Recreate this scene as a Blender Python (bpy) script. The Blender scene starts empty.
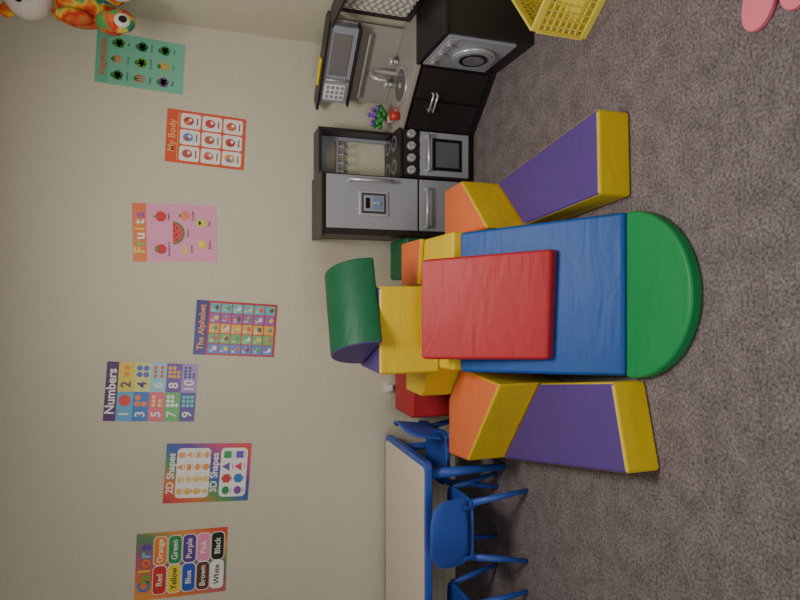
import bpy, bmesh, math, random
from mathutils import Vector, Matrix
random.seed(3)
S=bpy.context.scene
def lin(c):
    return tuple(((v/255)/12.92 if v/255<=.04045 else ((v/255+.055)/1.055)**2.4) for v in c)+(1,)
MATS={}
def mat(name,c,rough=.5,metal=0,bump=None,spec=.5,var=None,coat=0,crease=0):
    if name in MATS: return MATS[name]
    m=bpy.data.materials.new(name); m.use_nodes=True; nt=m.node_tree; b=nt.nodes['Principled BSDF']
    b.inputs['Base Color'].default_value=lin(c); b.inputs['Roughness'].default_value=rough
    b.inputs['Metallic'].default_value=metal; b.inputs['Specular IOR Level'].default_value=spec
    b.inputs['Coat Weight'].default_value=coat
    tc=nt.nodes.new('ShaderNodeTexCoord')
    if var:
        n=nt.nodes.new('ShaderNodeTexNoise'); n.inputs['Scale'].default_value=var[0]; n.inputs['Detail'].default_value=4
        nt.links.new(tc.outputs['Object'],n.inputs['Vector'])
        mx=nt.nodes.new('ShaderNodeMix'); mx.data_type='RGBA'
        mx.inputs[6].default_value=lin(tuple(max(0,v*(1-var[1])) for v in c)); mx.inputs[7].default_value=lin(tuple(min(255,v*(1+var[1])) for v in c))
        nt.links.new(n.outputs['Fac'],mx.inputs[0]); nt.links.new(mx.outputs[2],b.inputs['Base Color'])
    if bump:
        n=nt.nodes.new('ShaderNodeTexNoise'); n.inputs['Scale'].default_value=bump[0]; n.inputs['Detail'].default_value=bump[2] if len(bump)>2 else 3
        if len(bump)>3: n.inputs['Distortion'].default_value=bump[3]
        nt.links.new(tc.outputs['Object'],n.inputs['Vector'])
        bp=nt.nodes.new('ShaderNodeBump'); bp.inputs['Strength'].default_value=bump[1]; bp.inputs['Distance'].default_value=.01
        nt.links.new(n.outputs['Fac'],bp.inputs['Height']); nt.links.new(bp.outputs[0],b.inputs['Normal'])
        if crease:
            # soft vinyl wrinkles: low ridges stretched in one direction
            mp=nt.nodes.new('ShaderNodeMapping'); mp.inputs['Scale'].default_value=(3,14,8); mp.inputs['Rotation'].default_value=(0,0,.6)
            nt.links.new(tc.outputs['Object'],mp.inputs['Vector'])
            q=nt.nodes.new('ShaderNodeTexNoise'); q.inputs['Scale'].default_value=1.0; q.inputs['Detail'].default_value=2; q.inputs['Distortion'].default_value=1.2
            nt.links.new(mp.outputs[0],q.inputs['Vector'])
            b2=nt.nodes.new('ShaderNodeBump'); b2.inputs['Strength'].default_value=crease; b2.inputs['Distance'].default_value=.02
            nt.links.new(q.outputs['Fac'],b2.inputs['Height']); nt.links.new(bp.outputs[0],b2.inputs['Normal']); nt.links.new(b2.outputs[0],b.inputs['Normal'])
    MATS[name]=m; return m
def link(o): S.collection.objects.link(o); return o
def group(name,loc=(0,0,0),rotz=0):
    e=link(bpy.data.objects.new(name,None)); e.empty_display_size=.05
    e.location=loc; e.rotation_euler=(0,0,rotz)
    return e
def setparent(o,g):
    if g is not None:
        o.parent=g
        M=Matrix.LocRotScale(g.location,g.rotation_euler,None)
        o.matrix_parent_inverse=M.inverted()
def mesh(g,name,verts,faces,mats,fm=None,bev=0,seg=2,smooth=False,M=None,sub=0):
    me=bpy.data.meshes.new(name)
    if M is not None: verts=[M@Vector(v) for v in verts]
    me.from_pydata([tuple(v) for v in verts],[],faces)
    if not isinstance(mats,(list,tuple)): mats=[mats]
    for m in mats: me.materials.append(m)
    if fm: 
        for p,i in zip(me.polygons,fm): p.material_index=i
    bm=bmesh.new(); bm.from_mesh(me); bmesh.ops.recalc_face_normals(bm,faces=bm.faces); bm.to_mesh(me); bm.free()
    if smooth or bev:
        for p in me.polygons: p.use_smooth=smooth
    o=link(bpy.data.objects.new(name,me))
    if bev:
        md=o.modifiers.new('b','BEVEL'); md.width=bev; md.segments=seg; md.limit_method='ANGLE'; md.angle_limit=.6
        for p in me.polygons: p.use_smooth=True
        wn=o.modifiers.new('w','WEIGHTED_NORMAL'); wn.keep_sharp=True
    if sub:
        md=o.modifiers.new('s','SUBSURF'); md.levels=sub; md.render_levels=sub
    setparent(o,g); return o
BF=[(0,3,2,1),(4,5,6,7),(0,1,5,4),(1,2,6,5),(2,3,7,6),(3,0,4,7)]
def box(g,name,x,y,z,m,bev=.003,M=None,seg=2):
    v=[(x[0],y[0],z[0]),(x[1],y[0],z[0]),(x[1],y[1],z[0]),(x[0],y[1],z[0]),(x[0],y[0],z[1]),(x[1],y[0],z[1]),(x[1],y[1],z[1]),(x[0],y[1],z[1])]
    return mesh(g,name,v,BF,m,bev=bev,M=M,seg=seg)
def hexa(g,name,b4,t4,mats,fm,bev=.014):
    return mesh(g,name,b4+t4,BF,mats,fm,bev=bev,seg=3)
def prism(g,name,poly,z0,z1,side,top,bev=.014,M=None,seg=3):
    n=len(poly); v=[(p[0],p[1],z0) for p in poly]+[(p[0],p[1],z1) for p in poly]
    f=[tuple(range(n))[::-1],tuple(range(n,2*n))]+[(i,(i+1)%n,n+(i+1)%n,n+i) for i in range(n)]
    return mesh(g,name,v,f,[top,side],[1,0]+[1]*n,bev=bev,M=M,seg=seg)
def cyl(g,name,p0,p1,r,m,r2=None,n=20,M=None,smooth=True,bev=0):
    p0=Vector(p0);p1=Vector(p1); r2=r if r2 is None else r2
    d=(p1-p0).normalized(); a=d.orthogonal().normalized(); b=d.cross(a)
    v=[p0+(a*math.cos(t)+b*math.sin(t))*r for t in [2*math.pi*i/n for i in range(n)]]+[p1+(a*math.cos(t)+b*math.sin(t))*r2 for t in [2*math.pi*i/n for i in range(n)]]
    f=[tuple(range(n))[::-1],tuple(range(n,2*n))]+[(i,(i+1)%n,n+(i+1)%n,n+i) for i in range(n)]
    o=mesh(g,name,v,f,m,M=M)
    for p in o.data.polygons: p.use_smooth=len(p.vertices)==4
    return o
def ball(g,name,c,r,m,M=None,rot=None,u=20,vv=12):
    bm=bmesh.new(); bmesh.ops.create_uvsphere(bm,u_segments=u,v_segments=vv,radius=1)
    if not isinstance(r,(tuple,list)): r=(r,r,r)
    T=Matrix.Translation(c)@(rot or Matrix.Identity(4))@Matrix.Diagonal((*r,1))
    if M is not None: T=M@T
    bmesh.ops.transform(bm,matrix=T,verts=bm.verts)
    me=bpy.data.meshes.new(name); bm.to_mesh(me); bm.free(); me.materials.append(m)
    for p in me.polygons: p.use_smooth=True
    o=link(bpy.data.objects.new(name,me)); setparent(o,g); return o
def tube(g,name,pts,r,m,M=None,cyc=False):
    cu=bpy.data.curves.new(name,'CURVE'); cu.dimensions='3D'; cu.bevel_depth=r; cu.bevel_resolution=3
    sp=cu.splines.new('POLY'); sp.points.add(len(pts)-1)
    for i,p in enumerate(pts):
        p=Vector(p); p=M@p if M is not None else p
        sp.points[i].co=(*p,1)
    sp.use_cyclic_u=cyc; cu.materials.append(m)
    o=link(bpy.data.objects.new(name,cu)); setparent(o,g); return o
def disc(g,name,c,r,m,nrm=(0,-1,0),t=.002,M=None,r2=None,n=28):
    c=Vector(c); return cyl(g,name,c,c+Vector(nrm)*t,r,m,n=n,M=M,r2=r2)

# ---------------- room
WX,WY,LX,RY,CZ=1.56,3.56,-3.0,-2.2,2.65
wallm=mat('wall_paint',(207,202,182),.5,bump=(110,.5,4),spec=.4,var=(1.3,.03))
ceilm=mat('ceiling_paint',(225,220,210),.9)
cm=bpy.data.materials.new('carpet'); cm.use_nodes=True; nt=cm.node_tree; b=nt.nodes['Principled BSDF']; b.inputs['Roughness'].default_value=.95; b.inputs['Specular IOR Level'].default_value=.1
tc=nt.nodes.new('ShaderNodeTexCoord')
n1=nt.nodes.new('ShaderNodeTexNoise'); n1.inputs['Scale'].default_value=95; n1.inputs['Detail'].default_value=5; n1.inputs['Roughness'].default_value=.8
n2=nt.nodes.new('ShaderNodeTexNoise'); n2.inputs['Scale'].default_value=11; n2.inputs['Detail'].default_value=6; n2.inputs['Roughness'].default_value=.65
for n in (n1,n2): nt.links.new(tc.outputs['Object'],n.inputs['Vector'])
r1=nt.nodes.new('ShaderNodeValToRGB'); r1.color_ramp.elements[0].position=.36; r1.color_ramp.elements[1].position=.66
r1.color_ramp.elements[0].color=lin((86,77,80)); r1.color_ramp.elements[1].color=lin((168,157,160))
r2=nt.nodes.new('ShaderNodeValToRGB'); r2.color_ramp.elements[0].position=.35; r2.color_ramp.elements[1].position=.65
r2.color_ramp.elements[0].color=(.70,.69,.69,1); r2.color_ramp.elements[1].color=(1,1,1,1)
mx=nt.nodes.new('ShaderNodeMix'); mx.data_type='RGBA'; mx.blend_type='MULTIPLY'; mx.inputs[0].default_value=1
nt.links.new(n1.outputs['Fac'],r1.inputs[0]); nt.links.new(n2.outputs['Fac'],r2.inputs[0]); nt.links.new(r1.outputs[0],mx.inputs[6]); nt.links.new(r2.outputs[0],mx.inputs[7]); nt.links.new(mx.outputs[2],b.inputs['Base Color'])
bp=nt.nodes.new('ShaderNodeBump'); bp.inputs['Strength'].default_value=.7; bp.inputs['Distance'].default_value=.01; nt.links.new(n1.outputs['Fac'],bp.inputs['Height']); nt.links.new(bp.outputs[0],b.inputs['Normal'])
box(None,'floor',(LX-.1,WX+.1),(RY-.1,WY+.1),(-.1,0),cm,bev=0)
box(None,'ceiling',(LX-.1,WX+.1),(RY-.1,WY+.1),(CZ,CZ+.1),ceilm,bev=0)
box(None,'wall_back',(LX-.1,WX+.1),(WY,WY+.1),(0,CZ),wallm,bev=0)
box(None,'wall_right',(WX,WX+.1),(RY,WY),(0,CZ),wallm,bev=0)
box(None,'wall_left',(LX-.1,LX),(RY,WY),(0,CZ),wallm,bev=0)
box(None,'wall_front',(LX-.1,WX+.1),(RY-.1,RY),(0,CZ),wallm,bev=0)
trimm=mat('trim_paint',(200,192,172),.5)
box(None,'baseboard_back',(LX,WX),(WY-.012,WY),(0,.08),trimm)
box(None,'baseboard_right',(WX-.012,WX),(RY,WY-.012),(0,.08),trimm)

# ---------------- foam play set
vb=(4,.15,2.5,.6)
def vinyl(n,c,r=.5): return mat('vinyl_'+n,c,r,bump=vb,spec=.38,var=(4,.05),crease=.22)
YEL=vinyl('yellow',(226,194,40)); BLU=vinyl('blue',(14,76,156)); RED=vinyl('red',(176,36,46)); GRN=vinyl('green',(26,138,76)); DGR=vinyl('dark_green',(10,92,60))
PUR=vinyl('purple',(86,62,136)); ORA=vinyl('orange',(234,118,68))
pts=[(.02+.315*math.cos(a),1.85+.32*math.sin(a)) for a in [math.pi+math.pi*i/32 for i in range(33)]]
prism(None,'foam_half_round_mat',pts,0,.05,GRN,GRN,bev=.012)
hexa(None,'foam_ramp',[(-.29,1.855,0),(.335,1.855,0),(.305,2.44,0),(-.325,2.44,0)],[(-.29,1.855,.055),(.335,1.855,.055),(.305,2.44,.47),(-.325,2.44,.47)],[BLU],None)
hexa(None,'foam_wedge',[(-.24,2.075,.215),(.205,2.06,.205),(.178,2.438,.478),(-.262,2.438,.478)],[(-.24,2.06,.256),(.205,2.045,.248),(.178,2.438,.662),(-.262,2.438,.662)],[RED],None)
prism(None,'foam_platform',[(-.32,2.45),(.31,2.45),(.31,2.8),(.31,3.1),(-.5,3.1),(-.5,2.87),(-.33,2.72)],0,.5,YEL,YEL)
prism(None,'foam_top_pad',[(.08,2.84),(.31,2.8),(.31,3.1),(.08,3.1)],.502,.525,YEL,ORA,bev=.006)
prism(None,'foam_block.001',[(.12,3.12),(.35,3.12),(.35,3.42),(.12,3.42)],0,.49,DGR,DGR)
prism(None,'foam_block.002',[(-.665,3.12),(-.2,3.12),(-.2,3.42),(-.665,3.42)],0,.46,RED,RED)
prism(None,'foam_block',[(-.345,2.6),(.065,2.6),(.055,2.95),(-.34,2.95)],.502,.80,YEL,PUR)
a=math.radians(21); R=.19; L=.42
Mr=Matrix.Translation((-.06,2.79,.802))@Matrix.Rotation(a,4,'Z')
n=28; prof=[(R*math.cos(math.pi*i/n),R*math.sin(math.pi*i/n)*1.04) for i in range(n+1)]
v=[(-L/2,p[0],p[1]) for p in prof]+[(L/2,p[0],p[1]) for p in prof]; k=n+1
f=[tuple(range(k)),tuple(range(k,2*k))[::-1]]+[(i,i+1,k+i+1,k+i) for i in range(n)]+[(0,k,2*k-1,k-1)]
mesh(None,'foam_half_roll',v,f,[DGR,PUR],[1,1]+[0]*(n+1),bev=.01,seg=3,M=Mr)
def low(name,near_l,near_r,far_r,far_l,z=.15):
    return prism(None,name,[near_l,near_r,far_r,far_l],0,z,YEL,PUR)
low('foam_low_step',(-.615,1.72),(-.30,1.80),(-.37,2.30),(-.79,2.63))
low('foam_low_step.001',(.40,1.875),(.73,1.885),(.60,2.70),(.35,2.43))
prism(None,'foam_high_step',[(-.79,2.64),(-.37,2.31),(-.345,2.72),(-.52,2.87),(-.81,2.87)],0,.34,YEL,ORA)
prism(None,'foam_high_step.001',[(.33,2.43),(.60,2.715),(.585,2.93),(.33,2.93)],0,.34,YEL,ORA)

# ---------------- table & chairs
PB=mat('blue_plastic',(52,86,180),.42,var=(6,.04)); TT=mat('table_top_laminate',(220,208,194),.4)
g=group('kids_table',(-1.5,3.15,0))
def rr(x0,x1,y0,y1,r,n=6):
    out=[]
    for cx,cy,s in ((x1-r,y0+r,-90),(x1-r,y1-r,0),(x0+r,y1-r,90),(x0+r,y0+r,180)):
        for i in range(n+1):
            t=math.radians(s+90*i/n); out.append((cx+r*math.cos(t),cy+r*math.sin(t)))
    return out
prism(g,'rim',rr(-2.1,-.835,2.82,3.52,.04),.45,.487,PB,PB,bev=.006)
prism(g,'top_panel',rr(-2.075,-.865,2.838,3.50,.03),.487,.492,TT,TT,bev=.001)
for i,(x,y) in enumerate([(-.91,2.88),(-.91,3.44),(-2.02,2.88),(-2.02,3.44)]):
    cyl(g,'leg_%d'%(i+1),(x,y,0),(x,y,.45),.018,PB,r2=.028)
def chair(name,loc,rz):
    g=group(name,(loc[0],loc[1],0),rz)
    M=Matrix.Translation((loc[0],loc[1],0))@Matrix.Rotation(rz,4,'Z')
    def sheet(nm,fn,nu,nv,th):
        v=[fn(u/nu,w/nv) for w in range(nv+1) for u in range(nu+1)]
        f=[(w*(nu+1)+u,w*(nu+1)+u+1,(w+1)*(nu+1)+u+1,(w+1)*(nu+1)+u) for w in range(nv) for u in range(nu)]
        o=mesh(g,nm,v,f,PB,M=M,smooth=True)
        s=o.modifiers.new('s','SOLIDIFY'); s.thickness=th; s.offset=0
        b=o.modifiers.new('b','BEVEL'); b.width=.003; b.segments=2
    def seat(u,w):
        x=(u-.5)*2; y=(w-.5)*2; k=(1-.12*abs(y)**6); kx=(1-.10*abs(x)**6)
        return (x*.155*k,y*.15*kx,.30-.012*(1-x*x)*(1-y*y)+(.006*y if y>0 else 0))
    sheet('seat',seat,14,14,.012)
    def back(u,w):
        x=(u-.5)*2; h=w
        wd=.165*(1-.22*max(0,h-.55)**2/.2)
        top=.035*abs(x)**3*h
        return (x*wd,-.165-.03*h+.045*x*x,.335+.205*h-top)
    sheet('backrest',back,16,10,.012)
    for s in (-1,1):
        tube(g,'back_support_%d'%(s+2),[(s*.12,-.13,.285),(s*.125,-.155,.31),(s*.125,-.16,.36)],.011,PB,M=M)
        tube(g,'seat_rail_%d'%(s+2),[(s*.135,-.13,.285),(s*.135,.13,.285)],.011,PB,M=M)
        for t in (-1,1):
            cyl(g,'leg_%d%d'%(s+2,t+2),(s*.18,t*.165 ,0),(s*.135,t*.125,.29),.011,PB,r2=.018,M=M)
chair('kids_chair',(-1.15,2.81),0)
chair('kids_chair.001',(-1.665,2.81),0)
chair('kids_chair.002',(-.88,3.14),math.radians(90))

# ---------------- play kitchen
BLK=mat('espresso_laminate',(38,33,34),.4,var=(8,.1)); SIL=mat('silver_paint',(156,159,172),.4,metal=.1); LSIL=mat('silver_trim',(206,207,212),.28,metal=.5)
DARK=mat('dark_window',(18,18,22),.15); GREYP=mat('grey_panel',(160,152,146),.5); WHT=mat('white_plastic',(235,235,232),.4)
K=group('play_kitchen',(1.0,3.4,0))
F=3.26
x0,x1=.37,.715
box(K,'fridge_body',(x0,x1),(F,3.54),(.04,.93),BLK)
box(K,'fridge_base',(x0,1.0),(F+.015,3.54),(0,.045),BLK)
box(K,'fridge_top',(x0-.012,x1+.005),(F-.012,3.545),(.93,.945),BLK)
box(K,'fridge_door',(x0+.035,x1-.008),(F-.016,F),(.375,.915),SIL)
box(K,'freezer_door',(x0+.035,x1-.008),(F-.016,F),(.06,.362),SIL)
box(K,'dispenser_frame',(.48,.62),(F-.026,F-.014),(.56,.73),LSIL)
box(K,'dispenser_recess',(.492,.608),(F-.029,F-.025),(.572,.718),mat('dispenser_dark',(60,64,80),.35))
box(K,'dispenser_panel',(.505,.595),(F-.032,F-.028),(.585,.705),SIL)
box(K,'dispenser_screen',(.52,.58),(F-.035,F-.031),(.67,.695),DARK)
box(K,'dispenser_well',(.515,.585),(F-.035,F-.031),(.595,.655),mat('blue_grey',(110,140,180),.4))
box(K,'dispenser_lever',(.543,.557),(F-.044,F-.034),(.61,.65),LSIL)
def handle(nm,a,b_,off,M=None,r=.006):
    a=Vector(a);b_=Vector(b_);o=Vector(off); tube(K,nm,[a,a+o,b_+o,b_],r,LSIL,M=M)
handle('fridge_handle',(.675,F-.016,.79),(.675,F-.016,.54),(0,-.04,0),r=.010)
handle('freezer_handle',(.43,F-.016,.325),(.65,F-.016,.325),(0,-.035,0),r=.009)
sx0,sx1=.72,1.0
box(K,'stove_body',(sx0,sx1),(F,3.54),(.04,.47),BLK)
box(K,'cooktop',(sx0-.003,sx1+.005),(F-.02,3.54),(.47,.488),BLK)
for i,(cx,cy) in enumerate([(.79,3.34),(.93,3.34),(.79,3.46),(.93,3.46)]):
    disc(K,'burner_%d'%(i+1),(cx,cy,.488),.048,mat('burner_grey',(120,120,125),.4),nrm=(0,0,1),t=.003)
    disc(K,'burner_ring_%d'%(i+1),(cx,cy,.4905),.03,DARK,nrm=(0,0,1),t=.002)
box(K,'knob_panel',(sx0+.005,sx1-.005),(F-.018,F),(.375,.462),BLK)
for i in range(4):
    cx=.757+i*.07
    cyl(K,'knob_%d'%(i+1),(cx,F-.018,.42),(cx,F-.042,.42),.026,LSIL,r2=.022); box(K,'knob_grip_%d'%(i+1),(cx-.004,cx+.004),(F-.052,F-.04),(.398,.442),SIL,bev=.001)
box(K,'oven_door',(sx0+.012,sx1-.01),(F-.02,F),(.05,.36),SIL)
box(K,'oven_window',(sx0+.045,sx1-.045),(F-.024,F-.018),(.095,.285),DARK)
box(K,'oven_glass',(sx0+.065,sx1-.065),(F-.026,F-.023),(.115,.265),mat('oven_glass',(95,98,108),.12))
handle('oven_handle',(sx0+.04,F-.02,.318),(sx1-.04,F-.02,.318),(0,-.032,0),r=.010)
box(K,'hood_top',(sx0,sx1+.005),(3.38,3.54),(.915,.935),BLK)
box(K,'hood_side',(sx1-.012,sx1+.006),(3.38,3.54),(.488,.915),BLK)
n=12
out=[(sx0+.002,.488),(sx0+.002,.913),(sx1-.014,.913),(sx1-.014,.488)]
inn=[(sx1-.034,.488)]+[(.8535+.1125*math.cos(math.pi*i/n),.76+.11*math.sin(math.pi*i/n)) for i in range(n+1)]+[(sx0+.022,.488)]
poly=out+inn
v=[(p[0],3.50,p[1]) for p in poly]+[(p[0],3.515,p[1]) for p in poly]; m_=len(poly)
f=[tuple(range(m_)),tuple(range(m_,2*m_))[::-1]]+[(i,(i+1)%m_,m_+(i+1)%m_,m_+i) for i in range(m_)]
mesh(K,'utensil_arch',v,f,SIL)
tube(K,'utensil_rail',[(.745,3.49,.80),(.96,3.49,.80)],.006,SIL)
for i in range(4):
    cx=.775+i*.05; tube(K,'hook_%d'%(i+1),[(cx,3.485,.80),(cx,3.478,.76),(cx,3.462,.75),(cx,3.455,.77)],.005,SIL)
DX,DY=.27,-.295; DA=math.atan2(DY,DX); DL=math.hypot(DX,DY)-.01
Md=Matrix.Translation((1.0,F,0))@Matrix.Rotation(DA,4,'Z')
cxr,cyr=1.0+DX,F+DY
corner=[(1.0,3.27),(cxr,cyr+.01),(1.54,cyr+.01),(1.54,3.54),(1.005,3.54)]
prism(K,'sink_cabinet',corner,.0,.46,BLK,BLK,bev=.002)
SG=mat('sink_grey',(166,158,152),.35,metal=.1)
prism(K,'sink_counter',[(.99,3.25),(cxr-.015,cyr),(1.545,cyr),(1.545,3.545),(1.006,3.545)],.46,.488,SG,SG,bev=.003)
for i in range(2):
    a0=.012+i*(DL/2); box(K,'sink_door_%d'%(i+1),(a0,a0+DL/2-.016),(-.012,.004),(.05,.44),BLK,M=Md)
handle('sink_handle',(DL/2-.05,-.012,.35),(DL/2+.05,-.012,.35),(0,-.025,0),M=Md)
handle('sink_towel_bar',(DL/2-.05,-.012,.325),(DL/2+.05,-.012,.325),(0,-.025,0),M=Md)
bc=(DL/2,.13)
cyl(K,'basin_rim',(bc[0],bc[1],.488),(bc[0],bc[1],.497),.105,LSIL,n=36,M=Md)
cyl(K,'basin_bowl',(bc[0],bc[1],.4975),(bc[0],bc[1],.4985),.09,mat('basin_shadow',(120,116,114),.3,metal=.4),n=36,M=Md)
disc(K,'drain',(bc[0],bc[1],.4985),.018,LSIL,nrm=(0,0,1),t=.003,M=Md)
tube(K,'faucet',[(bc[0],.27,.488),(bc[0],.27,.60)]+[(bc[0],.27-.05+.05*math.cos(t),.60+.05*math.sin(t)) for t in [math.pi*i/8 for i in range(9)]]+[(bc[0],.17,.575)],.014,LSIL,M=Md)
for s in (-1,1): 
    cyl(K,'tap_%d'%(s+2),(bc[0]+s*.07,.27,.488),(bc[0]+s*.07,.27,.53),.014,LSIL,M=Md); ball(K,'tap_knob_%d'%(s+2),(bc[0]+s*.07,.27,.54),(.028,.028,.014),LSIL,M=Md)
box(K,'hutch_panel',(-.04,DL+.04),(.33,.345),(.488,.90),GREYP,M=Md)
box(K,'hutch_top',(-.08,DL+.08),(.25,.37),(.915,.93),BLK,M=Md)
box(K,'microwave_panel',(-.03,DL+.03),(.27,.335),(.755,.915),SIL,M=Md)
box(K,'microwave_window',(.14,DL-.01),(.264,.272),(.785,.89),mat('micro_window',(120,118,122),.2),M=Md)
handle('microwave_handle',(.12,.268,.785),(.12,.268,.895),(0,-.022,0),M=Md,r=.006)
box(K,'keypad',(-.012,.085),(.264,.27),(.775,.90),WHT,M=Md)
for i in range(3):
    for j in range(4):
        box(K,'key_%d%d'%(i,j),(-.002+i*.029,.018+i*.029),(.261,.265),(.785+j*.028,.803+j*.028),SIL,M=Md,bev=.001)
box(K,'hutch_shelf',(-.04,DL+.04),(.25,.335),(.740,.753),BLK,M=Md)
tube(K,'utensil_bar',[(.0,.30,.68),(DL,.30,.68)],.007,LSIL,M=Md)
ch=bpy.data.materials.new('chevron_fabric'); ch.use_nodes=True; nt=ch.node_tree; b=nt.nodes['Principled BSDF']; b.inputs['Roughness'].default_value=.9
tc=nt.nodes.new('ShaderNodeTexCoord'); sx=nt.nodes.new('ShaderNodeSeparateXYZ'); nt.links.new(tc.outputs['Object'],sx.inputs[0])
def mth(op,a,bv=None):
    q=nt.nodes.new('ShaderNodeMath'); q.operation=op
    for i,v_ in enumerate((a,bv)):
        if v_ is None: continue
        if isinstance(v_,(int,float)): q.inputs[i].default_value=v_
        else: nt.links.new(v_,q.inputs[i])
    return q.outputs[0]
zz=mth('ABSOLUTE',mth('SUBTRACT',mth('FRACT',mth('MULTIPLY',sx.outputs['Y'],16)),.5))
fr=mth('GREATER_THAN',mth('FRACT',mth('ADD',mth('MULTIPLY',sx.outputs['Z'],26),mth('MULTIPLY',zz,1.6))),.5)
mx=nt.nodes.new('ShaderNodeMix'); mx.data_type='RGBA'; mx.inputs[6].default_value=lin((205,198,188)); mx.inputs[7].default_value=lin((145,140,136)); nt.links.new(fr,mx.inputs[0]); nt.links.new(mx.outputs[2],b.inputs['Base Color'])
Mw=Matrix.Translation((cxr,cyr-.003,0))@Matrix.Rotation(math.radians(-90),4,'Z'); WL=.385
box(K,'washer_body',(0.005,WL),(.003,.265),(0,.47),BLK,M=Mw)
box(K,'washer_top',(0,WL+.012),(-.012,.27),(.47,.488),BLK,M=Mw)
box(K,'washer_front',(.015,WL-.02),(-.012,.004),(.09,.455),SIL,M=Mw)
box(K,'washer_control',(.03,WL-.035),(-.016,-.01),(.395,.44),LSIL,M=Mw)
wc=(WL/2,.245)
cyl(K,'washer_ring',(wc[0],-.012,wc[1]),(wc[0],-.03,wc[1]),.112,LSIL,n=40,M=Mw)
cyl(K,'washer_ring_inner',(wc[0],-.029,wc[1]),(wc[0],-.034,wc[1]),.098,SIL,n=40,M=Mw)
cyl(K,'washer_window',(wc[0],-.033,wc[1]),(wc[0],-.038,wc[1]),.074,DARK,n=40,M=Mw)
cyl(K,'washer_glass',(wc[0],-.037,wc[1]),(wc[0],-.040,wc[1]),.055,mat('washer_glass',(120,122,130),.15),n=40,M=Mw)
for i in range(3): cyl(K,'washer_dial_%d'%i,(.07+i*.11,-.015,.418),(.07+i*.11,-.028,.418),.014,SIL,M=Mw)
box(K,'right_hutch_back',(-.1,WL),(.257,.27),(.488,.915),BLK,M=Mw)
box(K,'right_hutch_top',(-.1,WL+.01),(.165,.273),(.915,.93),BLK,M=Mw)
box(K,'right_hutch_side',(WL-.012,WL+.004),(.165,.273),(.488,.915),BLK,M=Mw)
cv=[];nu=40
for j in (0,1):
    for i in range(nu+1):
        cv.append((.0+(WL-.03)*i/nu,.23+.012*math.sin(i*1.3),.55+.34*j))
mesh(K,'curtain',cv,[(i,i+1,nu+2+i,nu+1+i) for i in range(nu)],ch,M=Mw,smooth=True)
Yt=group('toy_ruler',(1.3,3.3,.93)); box(Yt,'body',(.06,.22),(.28,.31),(.931,.945),mat('ruler_yellow',(235,205,60),.4),M=Md)
P=group('toy_flower_plant',(1.10,3.35,.489)); LG=mat('leaf_green',(50,135,60),.5); VP=mat('violet_flower',(125,75,185),.5)
cyl(P,'pot',(1.08,3.34,.489),(1.08,3.34,.54),.024,mat('pot_white',(210,200,190),.5),r2=.032)
for i in range(24):
    t=i*2.4; r=.02+.035*random.random(); 
    ball(P,'leaf_%d'%i,(1.08+r*math.cos(t),3.34+r*math.sin(t),.555+.05*random.random()),(.022,.012,.016),LG,u=8,vv=6)
    if i%3==0: ball(P,'flower_%d'%i,(1.08+r*math.cos(t+1),3.34+r*math.sin(t+1),.60+.03*random.random()),.014,VP,u=8,vv=6)
P=group('toy_cup',(1.07,3.25,.489)); RC=mat('red_toy',(200,60,45),.35)
cyl(P,'body',(1.065,3.25,.489),(1.065,3.25,.54),.022,RC,r2=.029)
tube(P,'handle',[(1.09,3.245,.53),(1.112,3.24,.52),(1.107,3.242,.50),(1.087,3.245,.50)],.004,RC)

# ---------------- milk crate
YC=mat('crate_yellow',(228,210,84),.4)
ca=math.radians(38); Mc=Matrix.Translation((1.325,2.14,0))@Matrix.Rotation(ca,4,'Z')
C=group('milk_crate',(1.325,2.14,0)); w=.14; hh=.27
box(C,'bottom',(-w,w),(-w,w),(0,.008),YC,M=Mc)
for z0,z1 in ((0,.03),(.235,.27)):
    for s in (-1,1):
        box(C,'band_x%d%d'%(s,z0*100),(-w,w),(s*w-.006,s*w+.006),(z0,z1),YC,M=Mc)
        box(C,'band_y%d%d'%(s,z0*100),(s*w-.006,s*w+.006),(-w,w),(z0,z1),YC,M=Mc)
for s in (-1,1):
    for i in range(10):
        q=-w+.0+i*(2*w/9); wd=.009 if i in(0,9) else .0035
        box(C,'slat_x%d_%d'%(s,i),(q-wd,q+wd),(s*w-.004,s*w+.004),(.02,.24),YC,M=Mc,bev=.001)
        box(C,'slat_y%d_%d'%(s,i),(s*w-.004,s*w+.004),(q-wd,q+wd),(.02,.24),YC,M=Mc,bev=.001)
    for j in range(1,7):
        z=.03+j*.03
        box(C,'rung_x%d_%d'%(s,j),(-w,w),(s*w-.004,s*w+.004),(z-.003,z+.003),YC,M=Mc,bev=.001)
        box(C,'rung_y%d_%d'%(s,j),(s*w-.004,s*w+.004),(-w,w),(z-.003,z+.003),YC,M=Mc,bev=.001)
# ---------------- pink slippers
PK=mat('pink_foam',(236,120,142),.6,bump=(60,.2))
def slipper(nm,cx,cy,an):
    G=group(nm,(cx,cy,0),0); pts=[]
    for i in range(28):
        t=2*math.pi*i/28; pts.append((.12*math.cos(t),.055*math.sin(t)*(1-.22*math.cos(t))))
    Ms=Matrix.Translation((cx,cy,0))@Matrix.Rotation(math.radians(an),4,'Z')
    prism(G,'sole',pts,0,.022,PK,PK,bev=.006,M=Ms)
    prism(G,'strap',[(.03,-.045),(.09,-.038),(.09,.038),(.03,.045)],.022,.035,PK,PK,bev=.005,M=Ms)
slipper('pink_slipper',.915,1.305,-14)
slipper('pink_slipper.001',.92,1.175,-20)

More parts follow.
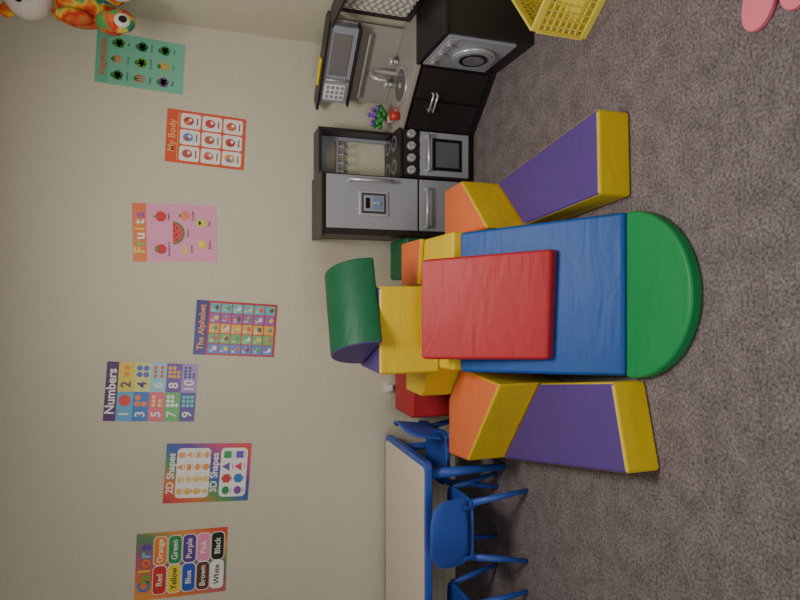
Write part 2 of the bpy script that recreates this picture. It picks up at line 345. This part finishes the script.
# ---------------- plush bear hanging in the corner
rb=bpy.data.materials.new('tie_dye_plush'); rb.use_nodes=True; nt=rb.node_tree; b=nt.nodes['Principled BSDF']; b.inputs['Roughness'].default_value=.95
tc=nt.nodes.new('ShaderNodeTexCoord'); nz=nt.nodes.new('ShaderNodeTexNoise'); nz.inputs['Scale'].default_value=8; nt.links.new(tc.outputs['Object'],nz.inputs['Vector'])
cr=nt.nodes.new('ShaderNodeValToRGB'); nt.links.new(nz.outputs['Fac'],cr.inputs[0]); el=cr.color_ramp.elements
cols=[(.30,(70,50,140)),(.38,(40,140,90)),(.43,(220,195,60)),(.48,(215,105,40)),(.54,(180,35,35)),(.6,(215,100,45)),(.68,(70,150,80))]
el[0].position=cols[0][0]; el[0].color=lin(cols[0][1]); el[1].position=cols[-1][0]; el[1].color=lin(cols[-1][1])
for p_,c_ in cols[1:-1]:
    e=el.new(p_); e.color=lin(c_)
nt.links.new(cr.outputs[0],b.inputs['Base Color'])
WF=mat('white_plush',(218,210,202),.95,bump=(200,.5)); BKF=mat('black_plush',(20,18,20),.9); PKF=mat('pink_plush',(220,80,110),.9)
G=group('plush_bear',(1.44,3.25,2.1))
ball(G,'body',(1.44,3.26,2.13),(.095,.10,.15),rb); ball(G,'head',(1.44,3.2,2.35),(.115,.10,.105),WF)
ball(G,'muzzle',(1.42,3.11,2.33),(.045,.035,.035),WF); ball(G,'nose',(1.40,3.08,2.34),(.018,.012,.013),PKF)
for s in (-1,1):
    ball(G,'ear_%d'%(s+2),(1.44+s*.08,3.21,2.44),(.035,.02,.035),rb)
    ball(G,'eye_%d'%(s+2),(1.425+s*.045,3.112,2.37),.016,BKF)
    ball(G,'arm_%d'%(s+2),(1.44+s*.08,3.18,2.16),(.035,.055,.085),rb)
    ball(G,'leg_%d'%(s+2),(1.41+s*.072,3.15,1.99),(.052,.085,.066),rb)
    ball(G,'foot_%d'%(s+2),(1.395+s*.075,3.07,1.94),(.056,.036,.066),WF if s>0 else rb)
    ball(G,'paw_patch_%d'%(s+2),(1.39+s*.075,3.045,1.93),(.034,.016,.038),WF)
    ball(G,'paw_pad_%d'%(s+2),(1.39+s*.075,3.032,1.925),(.017,.01,.019),BKF)
tube(G,'hanging_loop',[(1.44,3.25,2.43),(1.45,3.3,CZ)],.004,WF)

# ---------------- outlet
G=group('wall_outlet',(-.55,3.555,.43)); OW=mat('outlet_ivory',(215,208,190),.4)
box(G,'plate',(-.585,-.515),(3.552,3.56),(.375,.49),OW)
box(G,'plug',(-.57,-.53),(3.515,3.552),(.44,.475),mat('plug_white',(225,220,210),.4))
box(G,'socket',(-.565,-.535),(3.549,3.552),(.39,.42),mat('socket_grey',(120,115,105),.4),bev=.001)

# ---------------- posters
def paper(c): 
    return mat('ink_%02x%02x%02x'%tuple(int(v) for v in c),c,.32,spec=.5)
class Poster:
    def __init__(s,name,cx,cz,w,h,tilt,bg):
        s.w,s.h=w,h; s.g=group(name,(cx,WY-.002,cz)); 
        s.M=Matrix.Translation((cx,WY-.0015,cz))@Matrix.Rotation(math.radians(tilt),4,'Y')
        s.V=[];s.Fc=[];s.mi=[];s.mats=[]; s.name=name
        s.rect(0,0,1,1,bg,0)
    def _m(s,c):
        m=c if isinstance(c,bpy.types.Material) else paper(c)
        if m not in s.mats: s.mats.append(m)
        return s.mats.index(m)
    def poly(s,pts,c,l=1):
        b=len(s.V)
        for (u,v) in pts: s.V.append(((u-.5)*s.w,-.0008*l,(.5-v)*s.h))
        s.Fc.append(tuple(range(b,b+len(pts)))); s.mi.append(s._m(c))
    def rect(s,u0,v0,u1,v1,c,l=1): s.poly([(u0,v0),(u1,v0),(u1,v1),(u0,v1)],c,l)
    def rrect(s,u0,v0,u1,v1,r,c,l=1):
        ry=r*s.w/s.h; pts=[]
        for cx,cy,a in ((u1-r,v0+ry,-90),(u1-r,v1-ry,0),(u0+r,v1-ry,90),(u0+r,v0+ry,180)):
            for i in range(5):
                t=math.radians(a+22.5*i); pts.append((cx+r*math.cos(t),cy+ry*math.sin(t)))
        s.poly(pts,c,l)
    def ell(s,u,v,ru,rv,c,l=2,n=14,a0=0,a1=360):
        s.poly([(u+ru*math.cos(math.radians(a0+(a1-a0)*i/n)),v+rv*math.sin(math.radians(a0+(a1-a0)*i/n))) for i in range(n+(0 if a1-a0==360 else 1))],c,l)
    def ngon(s,u,v,r,k,c,l=2,rot=-90):
        s.poly([(u+r*math.cos(math.radians(rot+360*i/k)),v+r*s.w/s.h*math.sin(math.radians(rot+360*i/k))) for i in range(k)],c,l)
    def text(s,t,u,v,size,c,l=3,bold=0.0,sx=1):
        cu=bpy.data.curves.new('txt','FONT'); cu.body=t; cu.size=size*s.h; cu.align_x='CENTER'; cu.align_y='CENTER'; cu.offset=bold*s.h*size
        cu.materials.append(paper(c)); cu.resolution_u=3
        o=link(bpy.data.objects.new('text_'+t.lower().replace(' ','_'),cu))
        mw=s.M@Matrix.Translation(((u-.5)*s.w,-.0008*l,(.5-v)*s.h))@Matrix.Rotation(math.pi/2,4,'X')@Matrix.Diagonal((sx,1,1,1))
        o.parent=s.g; o.matrix_parent_inverse=Matrix.Translation(s.g.location).inverted(); o.matrix_basis=mw
    def done(s):
        me=bpy.data.meshes.new(s.name); me.from_pydata([tuple(s.M@Vector(v)) for v in s.V],[],s.Fc)
        for m in s.mats: me.materials.append(m)
        for p,i in zip(me.polygons,s.mi): p.material_index=i
        o=link(bpy.data.objects.new('sheet',me)); setparent(o,s.g)
def rainbow(name,cols,dx,dz,k,off):
    m=bpy.data.materials.new(name); m.use_nodes=True; nt=m.node_tree; b=nt.nodes['Principled BSDF']; b.inputs['Roughness'].default_value=.32
    tc=nt.nodes.new('ShaderNodeTexCoord'); dp=nt.nodes.new('ShaderNodeVectorMath'); dp.operation='DOT_PRODUCT'; nt.links.new(tc.outputs['Object'],dp.inputs[0]); dp.inputs[1].default_value=(dx,0,dz)
    c=nt.nodes.new('ShaderNodeMath'); c.operation='MULTIPLY_ADD'; nt.links.new(dp.outputs['Value'],c.inputs[0]); c.inputs[1].default_value=k; c.inputs[2].default_value=off
    cr=nt.nodes.new('ShaderNodeValToRGB'); nt.links.new(c.outputs[0],cr.inputs[0]); el=cr.color_ramp.elements
    el[0].color=lin(cols[0]); el[1].color=lin(cols[-1])
    for i,q in enumerate(cols[1:-1]): e=el.new((i+1)/(len(cols)-1)); e.color=lin(q)
    nt.links.new(cr.outputs[0],b.inputs['Base Color']); return m
WH=(238,235,230); BK=(25,22,28)
p=Poster('colors_poster',-1.49,1.68,.37,.485,2,rainbow('rainbow_a',[(235,150,70),(225,120,60),(190,90,110),(130,100,130),(90,140,90),(220,150,60),(215,70,50)],.9,-.4,2.2,.5+(1.49*.9+1.675*.4)*2.2))
for i,(ch_,c) in enumerate(zip('Colors',[(60,120,200),(90,180,70),(240,190,50),(235,120,40),(120,190,220),(90,60,180)])):
    p.text(ch_,.2+i*.118,.1,.18,c,bold=.03)
cells=[('Red',(205,50,50)),('Orange',(240,130,45)),('Yellow',(238,210,60)),('Green',(40,145,75)),('Blue',(40,80,190)),('Purple',(90,50,150)),('Brown',(95,55,35)),('Pink',(235,140,180)),('White',(238,238,232)),('Black',(20,20,22))]
for i,(t,c) in enumerate(cells):
    u0=.07+.44*(i%2); v0=.19+.158*(i//2)
    p.rrect(u0-.01,v0-.007,u0+.43,v0+.147,.06,WH,1); p.rrect(u0,v0,u0+.42,v0+.14,.06,c,2)
    p.text(t,u0+.21,v0+.07,.09,BK if t in('White','Yellow') else WH,bold=.015)
p.done()
p=Poster('shapes_poster',-.99,1.54,.335,.465,4,rainbow('rainbow_b',[(200,50,60),(220,110,50),(90,150,70),(40,90,170),(90,50,150),(190,50,110),(215,60,50)],.8,-.6,2.1,.5+(1.0*.8+1.535*.6)*2.1))
p.text('2D Shapes',.5,.07,.115,WH,bold=.025); p.rrect(.08,.13,.92,.52,.07,WH,1)
for i in range(16):
    u=.19+.205*(i%4); v=.175+.098*(i//4); c=[(235,185,70),(240,165,80),(235,145,60),(240,200,100)][(i*3)%4]
    [lambda:p.ell(u,v,.055,.03,c),lambda:p.rect(u-.05,v-.025,u+.05,v+.025,c,2),lambda:p.ngon(u,v,.06,3,c),lambda:p.ngon(u,v,.06,5,c),lambda:p.ngon(u,v,.06,6,c)][i%5]()
    p.rect(u-.04,v+.042,u+.04,v+.048,(110,100,110),2)
p.text('3D Shapes',.5,.575,.115,WH,bold=.025); p.rrect(.08,.64,.92,.96,.07,WH,1)
for i in range(8):
    u=.19+.205*(i%4); v=.72+.145*(i//4); c=[(30,140,70),(200,50,50),(110,60,170),(30,150,80),(130,60,160),(40,110,200),(210,50,90),(90,70,190)][i]
    [lambda:p.ell(u,v,.07,.045,c),lambda:p.ngon(u,v,.085,6,c),lambda:p.ngon(u,v,.085,3,c),lambda:p.rect(u-.06,v-.045,u+.06,v+.045,c,2)][i%4]()
    p.rect(u-.05,v+.062,u+.05,v+.069,(110,100,110),2)
p.done()
p=Poster('numbers_poster',-.513,1.84,.325,.47,4,(92,48,110))
p.text('Numbers',.5,.065,.14,WH,bold=.025)
cc=[(95,170,215),(225,205,80),(60,120,200),(215,220,130),(230,100,130),(140,205,225),(100,180,90),(110,75,155),(80,65,150),(160,135,195)]
for i in range(10):
    u0=.0+.5*(i%2); v0=.13+.174*(i//2); p.rect(u0,v0,u0+.5,v0+.174,cc[i],1)
    p.text(str(i+1),u0+.12,v0+.09,.15,WH if i not in (1,3) else (90,60,120),bold=.02)
    oc=[(225,70,60),(240,150,50),(240,140,50),(90,100,200),(250,220,100),(230,90,60),(240,240,235),(230,170,60),(90,190,190),(60,60,140)][i]
    k=i+1
    cols_=min(4,math.ceil(math.sqrt(k))); rows=math.ceil(k/cols_)
    for j in range(k):
        rr_=.12/cols_
        p.ell(u0+.24+.22*((j%cols_)+.5)/cols_,v0+.015+.145*((j//cols_)+.5)/rows,rr_*.8,min(rr_*.55,.055/rows*1.2),oc)
p.done()
p=Poster('alphabet_poster',-.169,1.385,.312,.455,4,(190,52,56))
p.rect(.0,.0,1,.15,(74,64,140),1); p.text('The Alphabet',.5,.08,.105,(240,170,70),bold=.02)
cc=[(90,130,205),(120,185,110),(235,180,80),(160,100,175),(100,190,200),(235,140,165)]
L_='ABCDEFGHIJKLMNOPQRSTUVWXYZ'
for i in range(30):
    u0=.035+.188*(i%5); v0=.17+.136*(i//5); p.rect(u0,v0,u0+.172,v0+.122,cc[(i+i//5)%6],1)
    if i<26: p.text(L_[i],u0+.05,v0+.04,.06,WH,bold=.02)
    p.ell(u0+.095,v0+.08,.045,.026,[WH,(240,220,80),(230,90,60),(110,80,60),(90,160,90)][(i*2+i//5)%5]); p.ell(u0+.12,v0+.06,.02,.016,cc[(i+2)%6],3)
p.done()
p=Poster('fruits_poster',.378,1.715,.325,.445,-1,(236,158,196))
p.rect(0,0,1,.16,(232,120,70),1)
for i,(ch_,c) in enumerate(zip('Fruits',[(240,220,90),(110,200,100),(240,240,235),(240,210,70),(235,235,230),(150,80,180)])): p.text(ch_,.2+i*.12,.085,.17,c,bold=.03)
LGc=(70,150,70)
p.ell(.22,.33,.085,.062,(210,45,60)); p.ell(.22,.27,.06,.018,LGc,3)
p.ell(.78,.33,.09,.065,(215,60,60)); p.ell(.78,.265,.02,.025,LGc,3)
p.ell(.22,.60,.09,.05,(240,220,80)); p.ell(.26,.585,.09,.035,(236,158,196),3)
p.ell(.5,.47,.2,.14,(60,150,70),2,16,0,180); p.ell(.5,.47,.17,.115,(228,70,80),3,16,0,180)
for q in range(6): p.ell(.38+.05*q,.50+.015*(-1)**q,.01,.012,BK,4)
p.ell(.80,.62,.085,.06,(242,140,110)); p.ell(.8,.56,.03,.015,LGc,3)
p.ell(.30,.82,.08,.05,(240,215,60)); p.ell(.32,.81,.06,.03,(240,225,110),3)
p.ell(.68,.83,.075,.05,(205,215,90)); p.ell(.68,.775,.04,.035,(205,215,90))
for u,v,t in ((.22,.42,'Strawberry'),(.78,.42,'Apple'),(.5,.65,'Melon'),(.22,.69,'Lemon'),(.30,.91,'Banana'),(.68,.91,'Pear'),(.8,.71,'Orange')): p.text(t,u,v,.04,BK)
p.done()
p=Poster('body_parts_poster',.918,1.55,.30,.43,3,(222,90,60))
p.text('My Body',.5,.075,.12,(245,180,120),bold=.015); p.rect(.03,.14,.97,.15,(250,170,90),1)
cb=[(200,80,90),(90,140,200),(190,60,60),(215,120,110),(170,110,80),(205,70,70),(225,150,80),(190,80,80),(215,90,70)]
for i in range(9):
    u0=.05+.31*(i%3); v0=.17+.27*(i//3); p.rrect(u0,v0,u0+.28,v0+.25,.04,WH,1)
    p.ell(u0+.14,v0+.1,.08,.065,cb[i]); p.ell(u0+.11,v0+.085,.03,.03,cb[(i+4)%9],3); p.ell(u0+.16,v0+.12,.03,.02,WH,3); p.rect(u0+.07,v0+.2,u0+.21,v0+.215,(90,80,80),2)
p.done()
p=Poster('vegetables_poster',1.315,1.895,.285,.45,3,(120,192,165))
p.rect(0,0,1,.14,(105,182,150),1); p.text('Vegetables',.5,.075,.105,(215,95,75),bold=.015)
vc=[(45,130,60),(225,110,40),(60,140,50),(205,60,40),(110,160,60),(40,120,60),(130,70,140),(215,170,60),(50,140,70)]
for i in range(9):
    u=.19+.31*(i%3); v=.25+.26*(i//3)
    if i in (1,3): 
        for q in (-1,0,1): p.poly([(u+q*.05-.02,v-.05),(u+q*.05+.02,v-.05),(u+q*.05,v+.07)],vc[i],2)
    elif i==7:
        for q in (-1,1): p.ell(u+q*.035,v,.03,.07,vc[i])
    else:
        for q in range(5): p.ell(u+.05*math.cos(q*1.26),v+.03*math.sin(q*1.26),.05,.035,vc[i])
    p.ell(u-.01,v-.06,.045,.022,(50,130,55),3); p.text(['Lettuce','Carrot','Pea','Pepper','Broccoli','Spinach','Beet','Corn','Kale'][i],u,v+.105,.034,BK)
p.done()

# ---------------- lights
def area(n,loc,rot,sx_,sy_,e,c):
    l=bpy.data.lights.new(n,'AREA'); l.shape='RECTANGLE'; l.size=sx_; l.size_y=sy_; l.energy=e; l.color=c
    o=link(bpy.data.objects.new(n,l)); o.location=loc; o.rotation_euler=rot
area('ceiling_light',(.35,1.6,2.62),(0,0,0),.7,.7,47,(1,.95,.86))
area('window_light',(-1.2,-2.1,1.4),(math.radians(90),0,math.radians(-8)),1.8,1.3,46,(.93,.96,1))
w=bpy.data.worlds.new('w'); S.world=w; w.use_nodes=True; w.node_tree.nodes['Background'].inputs[0].default_value=(.6,.63,.7,1); w.node_tree.nodes['Background'].inputs[1].default_value=.3

# ---------------- camera
c=bpy.data.cameras.new('camera'); c.sensor_width=36; c.lens=590*36/800; c.clip_start=.02
o=link(bpy.data.objects.new('camera',c)); th=math.radians(18.5)
up=Vector((0,math.sin(th),math.cos(th))); r=Vector((1,0,0)); back=Vector((0,-math.cos(th),math.sin(th)))
X=-up; Y=r; Z=back
o.matrix_world=Matrix(((X.x,Y.x,Z.x,0),(X.y,Y.y,Z.y,0),(X.z,Y.z,Z.z,1.57),(0,0,0,1)))
S.camera=o
